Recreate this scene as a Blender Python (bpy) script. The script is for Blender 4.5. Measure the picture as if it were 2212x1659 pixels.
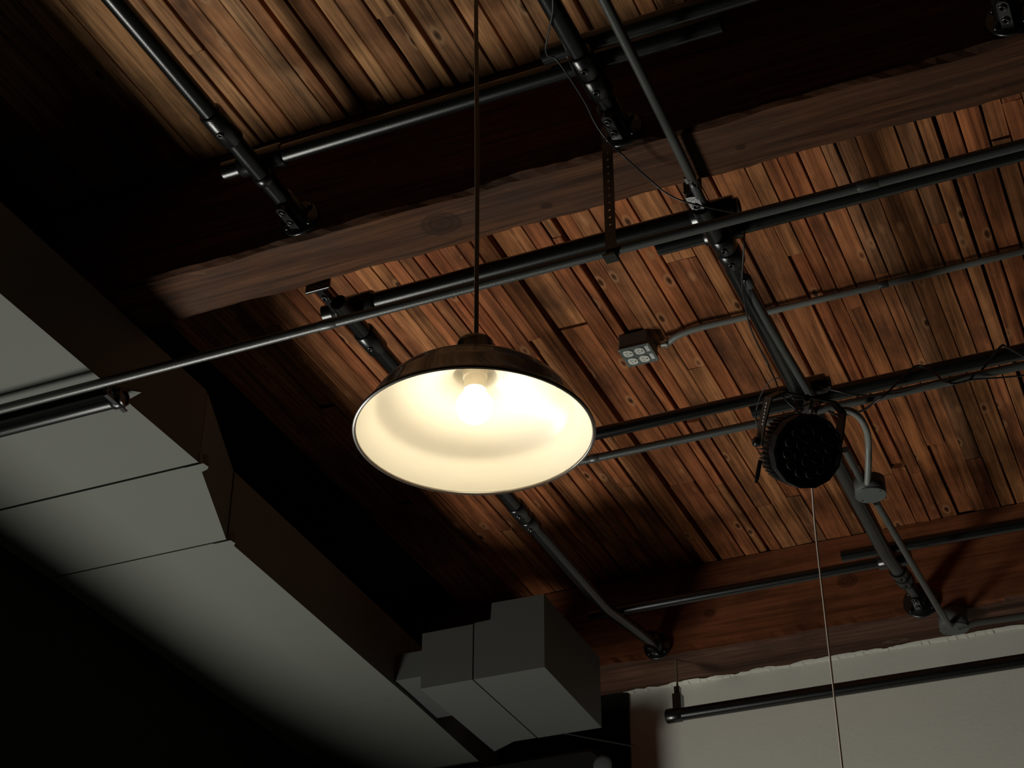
import bpy, bmesh, math, random
from mathutils import Vector, Matrix, noise

# ---------------------------------------------------------------- camera, world, lights, exposure
for o in list(bpy.data.objects):
    bpy.data.objects.remove(o, do_unlink=True)
S = bpy.context.scene
COL = S.collection
FLOOR_Z = -1.5          # the camera stands at the origin, held 1.5 m above the floor
DECK_Z = 3.0            # underside of the plank deck
BEAM_Z = 2.64           # underside of the beams

yaw, pitch, roll = math.radians(-23.4), math.radians(33.4), math.radians(0.1)
fwd = Vector((math.sin(yaw) * math.cos(pitch), math.cos(yaw) * math.cos(pitch), math.sin(pitch)))
rgt = Vector((math.cos(yaw), -math.sin(yaw), 0))
up = rgt.cross(fwd)
r2 = math.cos(roll) * rgt + math.sin(roll) * up
u2 = -math.sin(roll) * rgt + math.cos(roll) * up
cam = bpy.data.cameras.new('camera')
cam.sensor_width = 36.0
cam.lens = 3720.0 / 2212.0 * 36.0
cam.clip_start = 0.05
cam.clip_end = 100
co = bpy.data.objects.new('camera', cam)
co.matrix_world = Matrix((r2, u2, -fwd)).transposed().to_4x4()
COL.objects.link(co)
S.camera = co

w = bpy.data.worlds.new('world')
S.world = w
w.use_nodes = True
w.node_tree.nodes['Background'].inputs[0].default_value = (0.75, 0.85, 1.0, 1)
w.node_tree.nodes['Background'].inputs[1].default_value = 0.04

# low daylight that comes up through the window in the left wall
key = bpy.data.lights.new('window_daylight', 'AREA')
key.shape = 'ELLIPSE'
key.size = 2.0        # along the wall
key.size_y = 0.80     # across
key.energy = 84.0
key.color = (1.0, 0.985, 0.90)
ko = bpy.data.objects.new('window_daylight', key)
ko.location = (-3.57, 3.72, -0.40)
ko.rotation_euler = Vector((-0.62, 0.0, -0.72)).to_track_quat('Z', 'Y').to_euler()
COL.objects.link(ko)

S.view_settings.view_transform = 'Standard'
S.view_settings.look = 'None'
S.view_settings.exposure = 0.0
S.view_settings.gamma = 1.0
S.view_settings.use_curve_mapping = False

# ---------------------------------------------------------------- helpers
def wloc(o):
    v = Vector((0, 0, 0))
    while o is not None:
        v = v + Vector(o.location)
        o = o.parent
    return v

def tag(o, label=None, cat=None, group=None, kind=None):
    if label: o['label'] = label
    if cat: o['category'] = cat
    if group: o['group'] = group
    if kind: o['kind'] = kind
    return o

def thing(name, label, cat, loc, group=None):
    o = bpy.data.objects.new(name, None)
    o.empty_display_size = 0.05
    o.location = loc
    COL.objects.link(o)
    return tag(o, label, cat, group)

class MB:
    """collects vertices and faces given in world metres"""
    def __init__(s):
        s.v = []; s.f = []; s.sm = []
    def add(s, vs, fs, smooth=False):
        n = len(s.v)
        s.v += [Vector(p) for p in vs]
        for f in fs:
            s.f.append([i + n for i in f]); s.sm.append(smooth)
        return s
    def box(s, a, b, M=None):
        (x0, y0, z0), (x1, y1, z1) = a, b
        vs = [Vector(p) for p in ((x0,y0,z0),(x1,y0,z0),(x1,y1,z0),(x0,y1,z0),(x0,y0,z1),(x1,y0,z1),(x1,y1,z1),(x0,y1,z1))]
        if M: vs = [M @ p for p in vs]
        return s.add(vs, [(0,3,2,1),(4,5,6,7),(0,1,5,4),(1,2,6,5),(2,3,7,6),(3,0,4,7)])
    def bevbox(s, a, b, bv, M=None):
        """box with chamfered edges"""
        bm = bmesh.new()
        bmesh.ops.create_cube(bm, size=1)
        c = [(a[i] + b[i]) / 2 for i in range(3)]; d = [b[i] - a[i] for i in range(3)]
        for v in bm.verts:
            v.co = Vector([c[i] + v.co[i] * d[i] for i in range(3)])
        bmesh.ops.bevel(bm, geom=bm.edges[:], offset=bv, segments=2, affect='EDGES', profile=0.5)
        vs = [(M @ v.co) if M else v.co.copy() for v in bm.verts]
        bm.verts.index_update()
        fs = [[v.index for v in f.verts] for f in bm.faces]
        bm.free()
        return s.add(vs, fs)
    def tube(s, pts, r, n=16, caps=True, hollow=0.0):
        pts = [Vector(p) for p in pts]
        m = len(pts)
        t0 = (pts[1] - pts[0]).normalized()
        ref = Vector((0, 0, 1)) if abs(t0.z) < 0.9 else Vector((1, 0, 0))
        nrm = (ref - t0 * ref.dot(t0)).normalized()
        vs = []
        rr = r if isinstance(r, (list, tuple)) else [r] * m
        for i, p in enumerate(pts):
            if i == 0: t = t0
            elif i == m - 1: t = (pts[-1] - pts[-2]).normalized()
            else: t = ((pts[i+1] - p).normalized() + (p - pts[i-1]).normalized()).normalized()
            nrm = (nrm - t * nrm.dot(t)).normalized()
            b = t.cross(nrm)
            for k in range(n):
                a = 2 * math.pi * k / n
                vs.append(p + (nrm * math.cos(a) + b * math.sin(a)) * rr[i])
        fs = []
        for i in range(m - 1):
            for k in range(n):
                k2 = (k + 1) % n
                fs.append((i*n + k, i*n + k2, (i+1)*n + k2, (i+1)*n + k))
        s.add(vs, fs, True)
        if caps:
            for end, sgn in ((0, -1), (m - 1, 1)):
                ring = [vs[end*n + k] for k in range(n)]
                if hollow:
                    c = pts[end]; tt = ((pts[1]-pts[0]) if end == 0 else (pts[-1]-pts[-2])).normalized() * sgn
                    inn = [c + (p - c) * hollow for p in ring]
                    deep = [p - tt * 0.03 for p in inn]
                    q = [(k, (k+1) % n, n + (k+1) % n, n + k) for k in range(n)]
                    q2 = [(n + k, n + (k+1) % n, 2*n + (k+1) % n, 2*n + k) for k in range(n)]
                    s.add(ring + inn + deep, q + q2 + [tuple(range(2*n, 3*n))])
                else:
                    s.add(ring, [tuple(range(n))])
        return s
    def lathe(s, prof, n=64, M=None, smooth=True):
        vs = []
        for (r, z) in prof:
            for k in range(n):
                a = 2 * math.pi * k / n
                p = Vector((r * math.cos(a), r * math.sin(a), z))
                vs.append(M @ p if M else p)
        fs = []
        for i in range(len(prof) - 1):
            for k in range(n):
                k2 = (k + 1) % n
                fs.append((i*n + k, i*n + k2, (i+1)*n + k2, (i+1)*n + k))
        return s.add(vs, fs, smooth)
    def build(s, name, mat, parent=None, recalc=True, origin=None):
        me = bpy.data.meshes.new(name)
        if parent is not None: L = wloc(parent)
        elif origin is not None: L = Vector(origin)
        else: L = Vector((0, 0, 0))
        me.from_pydata([tuple(p - L) for p in s.v], [], s.f)
        me.polygons.foreach_set('use_smooth', s.sm)
        if recalc:
            bm = bmesh.new(); bm.from_mesh(me)
            bmesh.ops.recalc_face_normals(bm, faces=bm.faces[:])
            bm.to_mesh(me); bm.free()
        me.materials.append(mat)
        o = bpy.data.objects.new(name, me)
        COL.objects.link(o)
        if parent is not None: o.parent = parent
        else: o.location = L
        return o

def frame(c, zdir, xhint):
    z = Vector(zdir).normalized(); x = Vector(xhint)
    x = (x - z * x.dot(z)).normalized(); y = z.cross(x)
    return Matrix.Translation(Vector(c)) @ Matrix((x, y, z)).transposed().to_4x4()

def spline(pts, k=8):
    P = [Vector(p) for p in pts]
    P = [P[0] * 2 - P[1]] + P + [P[-1] * 2 - P[-2]]
    out = []
    for i in range(1, len(P) - 2):
        a, b, c, d = P[i-1], P[i], P[i+1], P[i+2]
        for j in range(k):
            t = j / k
            out.append(0.5 * ((2*b) + (c - a) * t + (2*a - 5*b + 4*c - d) * t*t + (3*b - a - 3*c + d) * t**3))
    out.append(P[-2])
    return out

# ---------------------------------------------------------------- materials
def nt(name):
    m = bpy.data.materials.new(name); m.use_nodes = True
    N = m.node_tree.nodes; Lk = m.node_tree.links
    return m, N, Lk, N['Principled BSDF']

def simple(name, col, rough=0.5, metal=0.0, bump=0.0, scale=200.0, var=0.0, spec=0.5, coat=0.0):
    m, N, Lk, B = nt(name)
    B.inputs['Roughness'].default_value = rough
    B.inputs['Metallic'].default_value = metal
    B.inputs['Specular IOR Level'].default_value = spec
    B.inputs['Coat Weight'].default_value = coat
    B.inputs['Coat Roughness'].default_value = 0.08
    tc = N.new('ShaderNodeTexCoord')
    n = N.new('ShaderNodeTexNoise'); n.inputs['Scale'].default_value = scale; n.inputs['Detail'].default_value = 4
    Lk.new(tc.outputs['Object'], n.inputs['Vector'])
    n2 = N.new('ShaderNodeTexNoise'); n2.inputs['Scale'].default_value = 9; n2.inputs['Detail'].default_value = 3
    Lk.new(tc.outputs['Object'], n2.inputs['Vector'])
    mx = N.new('ShaderNodeMix'); mx.data_type = 'RGBA'
    mx.inputs[6].default_value = (*[c * (1 - var) for c in col], 1)
    mx.inputs[7].default_value = (*[min(1, c * (1 + var)) for c in col], 1)
    Lk.new(n2.outputs['Fac'], mx.inputs[0]); Lk.new(mx.outputs[2], B.inputs['Base Color'])
    if bump:
        b = N.new('ShaderNodeBump'); b.inputs['Strength'].default_value = bump; b.inputs['Distance'].default_value = 0.002
        Lk.new(n.outputs['Fac'], b.inputs['Height']); Lk.new(b.outputs['Normal'], B.inputs['Normal'])
    return m

def wood(name, tones, axis, knot_col=(0.02, 0.009, 0.004), grain=0.5, rough=0.7, knots=(9, 1.6), knotsize=0.12,
         scuff=0.25, scuff_col=(0.35, 0.25, 0.17), dirt=0.5, dirt_col=(0.02, 0.011, 0.007), extra_knots=()):
    """wood with the grain along axis (0 = X, 1 = Y)"""
    m, N, Lk, B = nt(name)
    B.inputs['Roughness'].default_value = rough
    B.inputs['Specular IOR Level'].default_value = 0.14
    tc = N.new('ShaderNodeTexCoord'); oi = N.new('ShaderNodeObjectInfo')
    rnd = N.new('ShaderNodeMath'); rnd.operation = 'MULTIPLY'; rnd.inputs[1].default_value = 61.0
    Lk.new(oi.outputs['Random'], rnd.inputs[0])
    off = N.new('ShaderNodeVectorMath'); off.operation = 'ADD'
    Lk.new(tc.outputs['Object'], off.inputs[0]); Lk.new(rnd.outputs[0], off.inputs[1])
    def scaled(sx, sl):
        mp = N.new('ShaderNodeMapping')
        mp.inputs['Scale'].default_value = (sl, sx, sx) if axis == 0 else (sx, sl, sx)
        Lk.new(off.outputs[0], mp.inputs[0]); return mp.outputs[0]
    def noise_(vec, sc, det=5, rg=0.6, dist=0.0):
        n = N.new('ShaderNodeTexNoise'); n.inputs['Scale'].default_value = sc; n.inputs['Detail'].default_value = det
        n.inputs['Roughness'].default_value = rg; n.inputs['Distortion'].default_value = dist
        Lk.new(vec, n.inputs['Vector']); return n.outputs['Fac']
    def ramp(fac, stops):
        r = N.new('ShaderNodeValToRGB'); e = r.color_ramp.elements
        while len(e) < len(stops): e.new(0.5)
        for i, (p, c) in enumerate(stops):
            e[i].position = p; e[i].color = (*c, 1) if len(c) == 3 else c
        Lk.new(fac, r.inputs[0]); return r.outputs[0]
    def mix(fac, a, b, mode='MIX'):
        x = N.new('ShaderNodeMix'); x.data_type = 'RGBA'; x.blend_type = mode
        if isinstance(fac, float): x.inputs[0].default_value = fac
        else: Lk.new(fac, x.inputs[0])
        for s_, v in ((6, a), (7, b)):
            if isinstance(v, tuple): x.inputs[s_].default_value = (*v, 1)
            else: Lk.new(v, x.inputs[s_])
        return x.outputs[2]
    W = (1, 1, 1); K = (0, 0, 0)
    base = ramp(oi.outputs['Random'], [((i + 0.5) / len(tones), c) for i, c in enumerate(tones)])
    g1 = noise_(scaled(70, 2.2), 1.0, 6, 0.65, 0.6)
    g2 = noise_(scaled(16, 1.1), 1.0, 4, 0.55, 1.2)
    blotch = noise_(scaled(5, 3), 1.0, 4, 0.6)
    col = mix(grain, base, ramp(g1, [(0.3, (0.22, 0.19, 0.17)), (0.62, (1.3, 1.25, 1.18))]), 'MULTIPLY')
    col = mix(0.75, col, ramp(g2, [(0.32, (0.55, 0.48, 0.45)), (0.6, (1.15, 1.15, 1.15))]), 'MULTIPLY')
    col = mix(ramp(blotch, [(0.45, K), (0.75, (dirt, dirt, dirt))]), col, dirt_col)
    # knots: small dark eyes with a paler ring
    vo = N.new('ShaderNodeTexVoronoi'); vo.inputs['Scale'].default_value = 1.0; vo.inputs['Randomness'].default_value = 1.0
    Lk.new(scaled(*knots), vo.inputs['Vector'])
    ring = ramp(vo.outputs['Distance'], [(knotsize * 0.45, K), (knotsize * 0.7, (0.5, 0.5, 0.5)), (knotsize * 1.2, K)])
    core = ramp(vo.outputs['Distance'], [(knotsize * 0.3, (0.85,) * 3), (knotsize * 0.75, K)])
    col = mix(ring, col, scuff_col)
    col = mix(core, col, knot_col)
    sc = noise_(scaled(30, 9), 1.0, 8, 0.75, 0.3)
    col = mix(ramp(sc, [(0.62, K), (0.74, (scuff,) * 3)]), col, scuff_col)
    height = g1
    for (kx, ky, kz, kr, kd) in extra_knots:
        sub = N.new('ShaderNodeVectorMath'); sub.operation = 'SUBTRACT'; sub.inputs[1].default_value = (kx, ky, kz)
        Lk.new(tc.outputs['Object'], sub.inputs[0])
        nn = N.new('ShaderNodeTexNoise'); nn.inputs['Scale'].default_value = 14
        Lk.new(tc.outputs['Object'], nn.inputs['Vector'])
        mp = N.new('ShaderNodeMapping'); mp.inputs['Scale'].default_value = (1 / (kr * 1.3), 1 / kr, 1 / kr)
        Lk.new(sub.outputs[0], mp.inputs[0])
        ln = N.new('ShaderNodeVectorMath'); ln.operation = 'LENGTH'; Lk.new(mp.outputs[0], ln.inputs[0])
        ad = N.new('ShaderNodeMath'); ad.operation = 'MULTIPLY_ADD'; ad.inputs[1].default_value = 0.5; ad.inputs[2].default_value = -0.25
        Lk.new(nn.outputs['Fac'], ad.inputs[0])
        sm = N.new('ShaderNodeMath'); sm.operation = 'ADD'; Lk.new(ln.outputs['Value'], sm.inputs[0]); Lk.new(ad.outputs[0], sm.inputs[1])
        rr = ramp(sm.outputs[0], [(0.0, (kd,) * 3), (0.35, (kd * 0.55,) * 3), (0.5, (kd,) * 3), (0.7, (kd * 0.5,) * 3), (0.85, (kd * 0.8,) * 3), (1.0, K)])
        col = mix(rr, col, knot_col)
    Lk.new(col, B.inputs['Base Color'])
    b = N.new('ShaderNodeBump'); b.inputs['Strength'].default_value = 0.5; b.inputs['Distance'].default_value = 0.002
    Lk.new(height, b.inputs['Height']); Lk.new(b.outputs['Normal'], B.inputs['Normal'])
    return m

RED = [(0.40, 0.150, 0.058), (0.28, 0.095, 0.039), (0.47, 0.21, 0.088), (0.33, 0.105, 0.042), (0.41, 0.18, 0.073), (0.24, 0.088, 0.040), (0.44, 0.155, 0.060), (0.34, 0.132, 0.056), (0.39, 0.135, 0.055), (0.31, 0.145, 0.070)]
TAN = [(0.62, 0.335, 0.155), (0.43, 0.220, 0.102), (0.64, 0.350, 0.165), (0.48, 0.215, 0.095), (0.40, 0.225, 0.115), (0.60, 0.300, 0.135), (0.36, 0.185, 0.090), (0.53, 0.240, 0.105)]
M_red = wood('plank_red', RED, 1, grain=0.9, knots=(13, 5), knotsize=0.17, scuff=0.55, scuff_col=(0.52, 0.26, 0.12), dirt=0.75)
M_tan = wood('plank_tan', TAN, 1, grain=0.95, knots=(13, 5), knotsize=0.18, scuff=0.5, scuff_col=(0.55, 0.33, 0.17), dirt=0.8)
M_beam = wood('beam_near', [(0.088, 0.038, 0.018)], 0, grain=0.95, knots=(4, 1.2), knotsize=0.06, scuff=0.6, scuff_col=(0.26, 0.135, 0.075),
              dirt=0.75, dirt_col=(0.04, 0.026, 0.02), extra_knots=((-1.468, 2.955, 2.64, 0.045, 0.8), (-1.206, 2.992, 2.64, 0.013, 0.95), (-0.713, 2.972, 2.64, 0.010, 0.9)))
M_beamfar = wood('beam_far', [(0.25, 0.088, 0.038)], 0, grain=0.5, knots=(5, 1.4), knotsize=0.07, scuff=0.2, scuff_col=(0.36, 0.17, 0.09), dirt=0.6,
                 extra_knots=((-1.62, 5.575, 2.79, 0.02, 0.8), (-1.1, 5.575, 2.82, 0.03, 0.7)))
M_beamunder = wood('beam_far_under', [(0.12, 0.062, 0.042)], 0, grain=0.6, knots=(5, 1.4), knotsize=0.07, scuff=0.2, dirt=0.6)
M_deckback = simple('deck_back', (0.008, 0.006, 0.005), 0.9)
M_plaster = simple('plaster', (0.80, 0.785, 0.70), 0.85, bump=0.25, scale=60, var=0.04, spec=0.2)
M_blackwall = simple('black_wall', (0.014, 0.014, 0.012), 0.9, bump=0.2, scale=80, spec=0.15)
M_floor = simple('floor_boards', (0.022, 0.017, 0.013), 0.6, bump=0.2, scale=30, var=0.2)
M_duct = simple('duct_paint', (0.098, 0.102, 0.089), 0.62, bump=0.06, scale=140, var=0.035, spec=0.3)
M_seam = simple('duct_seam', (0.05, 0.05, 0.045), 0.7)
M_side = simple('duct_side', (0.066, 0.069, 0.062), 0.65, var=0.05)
M_pipe = simple('black_pipe', (0.006, 0.0065, 0.006), 0.26, bump=0.12, scale=420, spec=0.65)
M_fit = simple('black_fitting', (0.008, 0.008, 0.008), 0.25, bump=0.2, scale=300, spec=0.8)
M_emt = simple('dark_conduit', (0.055, 0.057, 0.053), 0.36, bump=0.2, scale=300, spec=0.7)
M_emtgrey = simple('grey_conduit', (0.20, 0.205, 0.19), 0.45, bump=0.05, scale=200)
M_boxgrey = simple('grey_box', (0.085, 0.095, 0.090), 0.55, var=0.08)
M_steel = simple('steel_cover', (0.15, 0.175, 0.165), 0.4, metal=0.35, var=0.25)
M_screw = simple('bright_screw', (0.6, 0.6, 0.56), 0.3, metal=1.0)
M_cable = simple('black_cable', (0.014, 0.014, 0.014), 0.45, spec=0.6)
M_whitecord = simple('white_cord', (0.72, 0.62, 0.52), 0.7)
M_recept = simple('receptacle', (0.72, 0.72, 0.66), 0.4)
M_slot = simple('slot', (0.03, 0.03, 0.03), 0.6)
M_label = simple('label', (0.62, 0.62, 0.62), 0.6)
M_par = simple('par_black', (0.009, 0.009, 0.009), 0.5, bump=0.1, scale=200, spec=0.5)
M_lens = simple('par_lens', (0.035, 0.034, 0.033), 0.25, spec=0.6)
M_shadeout = simple('shade_bronze', (0.095, 0.074, 0.054), 0.32, spec=0.6, coat=0.6)
M_shadein = simple('shade_enamel', (0.76, 0.73, 0.655), 0.34, spec=0.3, coat=0.12)
M_socket = simple('socket', (0.74, 0.66, 0.52), 0.5)
M_lampcord = simple('lamp_cord', (0.34, 0.29, 0.20), 0.6)
M_grime = simple('rust', (0.14, 0.10, 0.06), 0.8, var=0.4)

m, N, Lk, B = nt('bulb_glow')
B.inputs['Base Color'].default_value = (1, 1, 1, 1)
B.inputs['Emission Color'].default_value = (1.0, 0.86, 0.60, 1)
tcb = N.new('ShaderNodeTexCoord'); spb = N.new('ShaderNodeSeparateXYZ'); mrb = N.new('ShaderNodeMapRange')
Lk.new(tcb.outputs['Object'], spb.inputs[0]); Lk.new(spb.outputs['Z'], mrb.inputs['Value'])
mrb.inputs['From Min'].default_value = 0.030; mrb.inputs['From Max'].default_value = 0.070   # the globe shines mostly downwards
mrb.inputs['To Min'].default_value = 98.0; mrb.inputs['To Max'].default_value = 4.0
Lk.new(mrb.outputs['Result'], B.inputs['Emission Strength'])
M_bulb = m
m, N, Lk, B = nt('window_glass')
B.inputs['Base Color'].default_value = (1, 1, 1, 1); B.inputs['Roughness'].default_value = 0.0
B.inputs['Transmission Weight'].default_value = 1.0; B.inputs['IOR'].default_value = 1.45
M_glass = m

# ---------------------------------------------------------------- the setting
XL, XR, YF, YB = -3.15, 1.9, -1.6, 5.82
MB().box((XL - 0.1, YF - 0.1, FLOOR_Z - 0.1), (XR + 0.1, YB + 0.1, FLOOR_Z)).build('floor', M_floor)
tag(bpy.data.objects['floor'], 'dark boarded floor of the room, below the picture', kind='structure')

ceil = MB().box((XL - 0.1, YF - 0.1, DECK_Z + 0.055), (XR + 0.1, YB + 0.1, DECK_Z + 0.2)).build('ceiling', M_deckback)
tag(ceil, 'wooden plank ceiling of narrow reddish brown boards', kind='structure')

wb = MB().box((XL - 0.1, YB, FLOOR_Z), (XR + 0.1, YB + 0.12, DECK_Z + 0.05)).build('wall_back', M_plaster)
tag(wb, 'pale plaster wall under the far beam', kind='structure')
MB().box((XL, YB - 0.012, FLOOR_Z), (-2.03, YB + 0.01, BEAM_Z)).build('wall_shade_strip', M_blackwall, wb)  # added black strip: shade on the wall's left end, put in as colour
# torn plaster edge where the wall meets the beam
random.seed(5)
rag = MB()
x = -2.05
prev = 0.012
while x < 1.2:
    dx = random.uniform(0.006, 0.022)
    d = max(0.001, min(0.03, prev + random.uniform(-0.008, 0.008)))
    th = random.uniform(0.002, 0.008)
    rag.add([(x, YB + 0.001, BEAM_Z - th), (x + dx, YB + 0.001, BEAM_Z - th), (x + dx, YB - d, BEAM_Z - 0.0005), (x, YB - prev, BEAM_Z - 0.0005),
             (x, YB + 0.001, BEAM_Z), (x + dx, YB + 0.001, BEAM_Z)], [(0, 1, 2, 3), (4, 3, 2, 5), (0, 3, 4), (1, 5, 2)])
    prev = d; x += dx
rag.build('ragged_plaster_edge', M_plaster, wb)

wl = MB()
WY0, WY1, WZ0, WZ1 = 1.75, 4.45, -0.85, 1.42     # window opening
wl.box((XL - 0.1, YF - 0.1, FLOOR_Z), (XL, WY0, DECK_Z + 0.05))
wl.box((XL - 0.1, WY1, FLOOR_Z), (XL, YB, DECK_Z + 0.05))
wl.box((XL - 0.1, WY0, WZ1), (XL, WY1, DECK_Z + 0.05))
wl.box((XL - 0.1, WY0, FLOOR_Z), (XL, WY1, WZ0))
tag(wl.build('wall_left', M_blackwall), 'black painted wall left of the grey duct', kind='structure')
tag(MB().box((XR, YF - 0.1, FLOOR_Z), (XR + 0.1, YB, DECK_Z + 0.05)).build('wall_right', M_blackwall), 'dark wall right of the picture', kind='structure')
tag(MB().box((XL, YF - 0.1, FLOOR_Z), (XR, YF, DECK_Z + 0.05)).build('wall_front', M_blackwall), 'dark wall behind the camera', kind='structure')

win = bpy.data.objects.new('window_1', None); COL.objects.link(win); win.location = (XL - 0.05, 2.6, WZ0)
tag(win, 'tall window in the left wall, below the picture', kind='structure')
f = MB()
f.box((XL - 0.08, WY0, WZ0), (XL - 0.04, WY0 + 0.04, WZ1)); f.box((XL - 0.08, WY1 - 0.04, WZ0), (XL - 0.04, WY1, WZ1))
f.box((XL - 0.08, WY0, WZ0), (XL - 0.04, WY1, WZ0 + 0.04)); f.box((XL - 0.08, WY0, WZ1 - 0.04), (XL - 0.04, WY1, WZ1))
f.build('window_frame', M_pipe, win)
MB().box((XL - 0.075, WY0 + 0.04, -0.62), (XL - 0.05, WY1 - 0.04, -0.59)).build('transom', M_pipe, win)

# ---- plank deck: every board an object of its own
random.seed(21)
def plank(x0, x1, y0, y1, z0, mat, depth=0.05):
    n = 5
    cx, cy = (x0 + x1) / 2, (y0 + y1) / 2
    ph = random.uniform(0, 6.28); am = random.uniform(0, 0.0018)
    sh = [am * math.sin(ph + 0.9 * i) + random.uniform(-0.0008, 0.0008) for i in range(n + 1)]
    bv = random.uniform(0.001, 0.0025)
    vs = []; tw = random.uniform(-0.0018, 0.0018)
    for i in range(n + 1):
        y = y0 + (y1 - y0) * i / n - cy
        a = x0 - cx + sh[i] + random.uniform(0, 0.0015); b = x1 - cx + sh[i] - random.uniform(0, 0.0015)
        vs += [(a, y, depth), (a, y, bv - tw), (a + bv, y, -tw), (b - bv, y, tw), (b, y, bv + tw), (b, y, depth)]
    fs = []
    for i in range(n):
        for k in range(5):
            fs.append((i*6 + k, (i+1)*6 + k, (i+1)*6 + k + 1, i*6 + k + 1))
    fs += [tuple(range(6)), tuple(reversed(range(n*6, n*6 + 6)))]
    me = bpy.data.meshes.new('plank'); me.from_pydata(vs, [], fs); me.materials.append(mat)
    o = bpy.data.objects.new('plank', me); o.location = (cx, cy, z0); o.parent = ceil
    COL.objects.link(o)
    return o
count = 0
WIDE = {0: [(-1.705, 0.010), (-1.405, 0.012), (-1.02, 0.010)], 1: [(-1.575, 0.017), (-1.40, 0.008), (-0.93, 0.008), (-0.33, 0.010)]}   # the wide dark cracks
for bay, (ya, yb, mat) in enumerate(((1.15, 2.96, M_tan), (2.96, 5.63, M_red))):
    x = -2.62
    wide = list(WIDE[bay])
    while x < 0.62:
        wdt = random.choice([0.040, 0.044, 0.047, 0.05, 0.052, 0.055, 0.06, 0.068, 0.09])
        gap = random.choice([0.0003, 0.0005, 0.001, 0.001, 0.0015, 0.002, 0.003, 0.0045])
        if wide and x + wdt > wide[0][0] - 0.012:
            wdt = max(0.03, wide[0][0] - x); gap = wide[0][1]; wide.pop(0)
        y = ya
        zrow = random.choice([0, 0, 0.001, -0.001])
        while y < yb - 0.02:
            L = random.uniform(0.45, 2.4)
            y1 = min(yb, y + L)
            if yb - y1 < 0.3: y1 = yb
            z = DECK_Z + zrow + random.choice([0, 0, 0.0005, 0.001, 0.0015, 0.002, -0.001, -0.0015, 0, 0, 0.001, 0.011])
            o = plank(x, x + wdt + random.choice([0, 0, 0, 0, -0.0015, -0.003]), y, y1 - random.choice([0.0005, 0.001, 0.002, 0.003, 0.012]), z, mat)
            o.rotation_euler.z = random.uniform(-0.0012, 0.0012)
            o.rotation_euler.y = random.uniform(-0.012, 0.012)
            count += 1
            y = y1
        x += wdt + gap
print('planks', count)

# ---- beams
def beam(name, x0, x1, y0, y1, z0, z1, mat, label, seed, amp=0.0055, under=None):
    """rough sawn timber, long axis X, chipped lower edges"""
    n = 150
    ring = [(0, 1), (0, 0.75), (0, 0.4), (0, 0.12), (0, 0.03), (0.06, 0), (0.3, 0), (0.6, 0), (0.94, 0), (1, 0.03), (1, 0.2), (1, 0.6), (1, 1)]
    vs = []; fs = []; k = len(ring)
    for i in range(n + 1):
        x = x0 + (x1 - x0) * i / n
        for j, (a, b) in enumerate(ring):
            y = y0 + (y1 - y0) * a; z = z0 + (z1 - z0) * b
            s = amp * (1.6 if j in (4, 5, 8, 9) else 0.35)
            q = Vector((x * 6, j * 3.1 + seed, seed))
            y += noise.noise(q) * s + noise.noise(q * 4.3) * s * 0.6; z += (noise.noise(q + Vector((9, 9, 9))) * s * (0.8 if b < 0.9 else 0))
            vs.append((x, y, z))
    for i in range(n):
        for j in range(k):
            j2 = (j + 1) % k
            fs.append((i*k + j, (i+1)*k + j, (i+1)*k + j2, i*k + j2))
    fs += [tuple(range(k)), tuple(range(n*k, n*k + k))]
    o = MB().add(vs, fs).build(name, mat)
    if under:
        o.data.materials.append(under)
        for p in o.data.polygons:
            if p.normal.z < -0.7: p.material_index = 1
    tag(o, label, 'beam', 'ceiling beams')
    return o
nb = beam('ceiling_beam', XL, 1.3, 2.87, 3.052, BEAM_Z, DECK_Z - 0.004, M_beam, 'nearer rough brown timber beam crossing behind the hanging lamp cord', 3.3)
fb = beam('ceiling_beam', XL, 1.3, 5.58, 5.818, BEAM_Z, DECK_Z - 0.004, M_beamfar, 'far reddish timber beam resting against the pale plaster wall', 8.1, under=M_beamunder)

# ---------------------------------------------------------------- air duct on the left
DZ = 2.37; DT = 2.60
duct = thing('air_duct', 'long grey rectangular air duct running along the left side', 'air duct', (-2.75, 3.5, DZ))
def duct_piece(name, ya, yb, xa, xb, xr_l=-3.135, zb=DZ):
    m = MB()
    v = [(xr_l, ya, zb), (xa, ya, zb), (xb, yb, zb), (xr_l, yb, zb), (xr_l, ya, DT), (xa, ya, DT), (xb, yb, DT), (xr_l, yb, DT)]
    m.add(v, [(0,1,2,3), (4,5,6,7), (0,1,5,4), (1,2,6,5), (2,3,7,6), (3,0,4,7)])
    return m.build(name, M_duct, duct)
duct_piece('duct_section', 0.9, 3.317, -2.392, -2.353)
duct_piece('duct_section', 3.325, 3.722, -2.356, -2.512, zb=DZ - 0.001)
duct_piece('duct_section', 3.730, 4.950, -2.512, -2.536)
duct_piece('duct_section', 4.953, 5.80, -2.536, -2.565, zb=DZ + 0.001)
for (y, xe) in ((3.321, -2.354), (3.726, -2.514)):
    m = MB().box((-3.13, y - 0.006, DZ + 0.006), (xe - 0.002, y + 0.006, DT - 0.01)); m.build('seam_joint', M_seam, duct)
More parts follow.
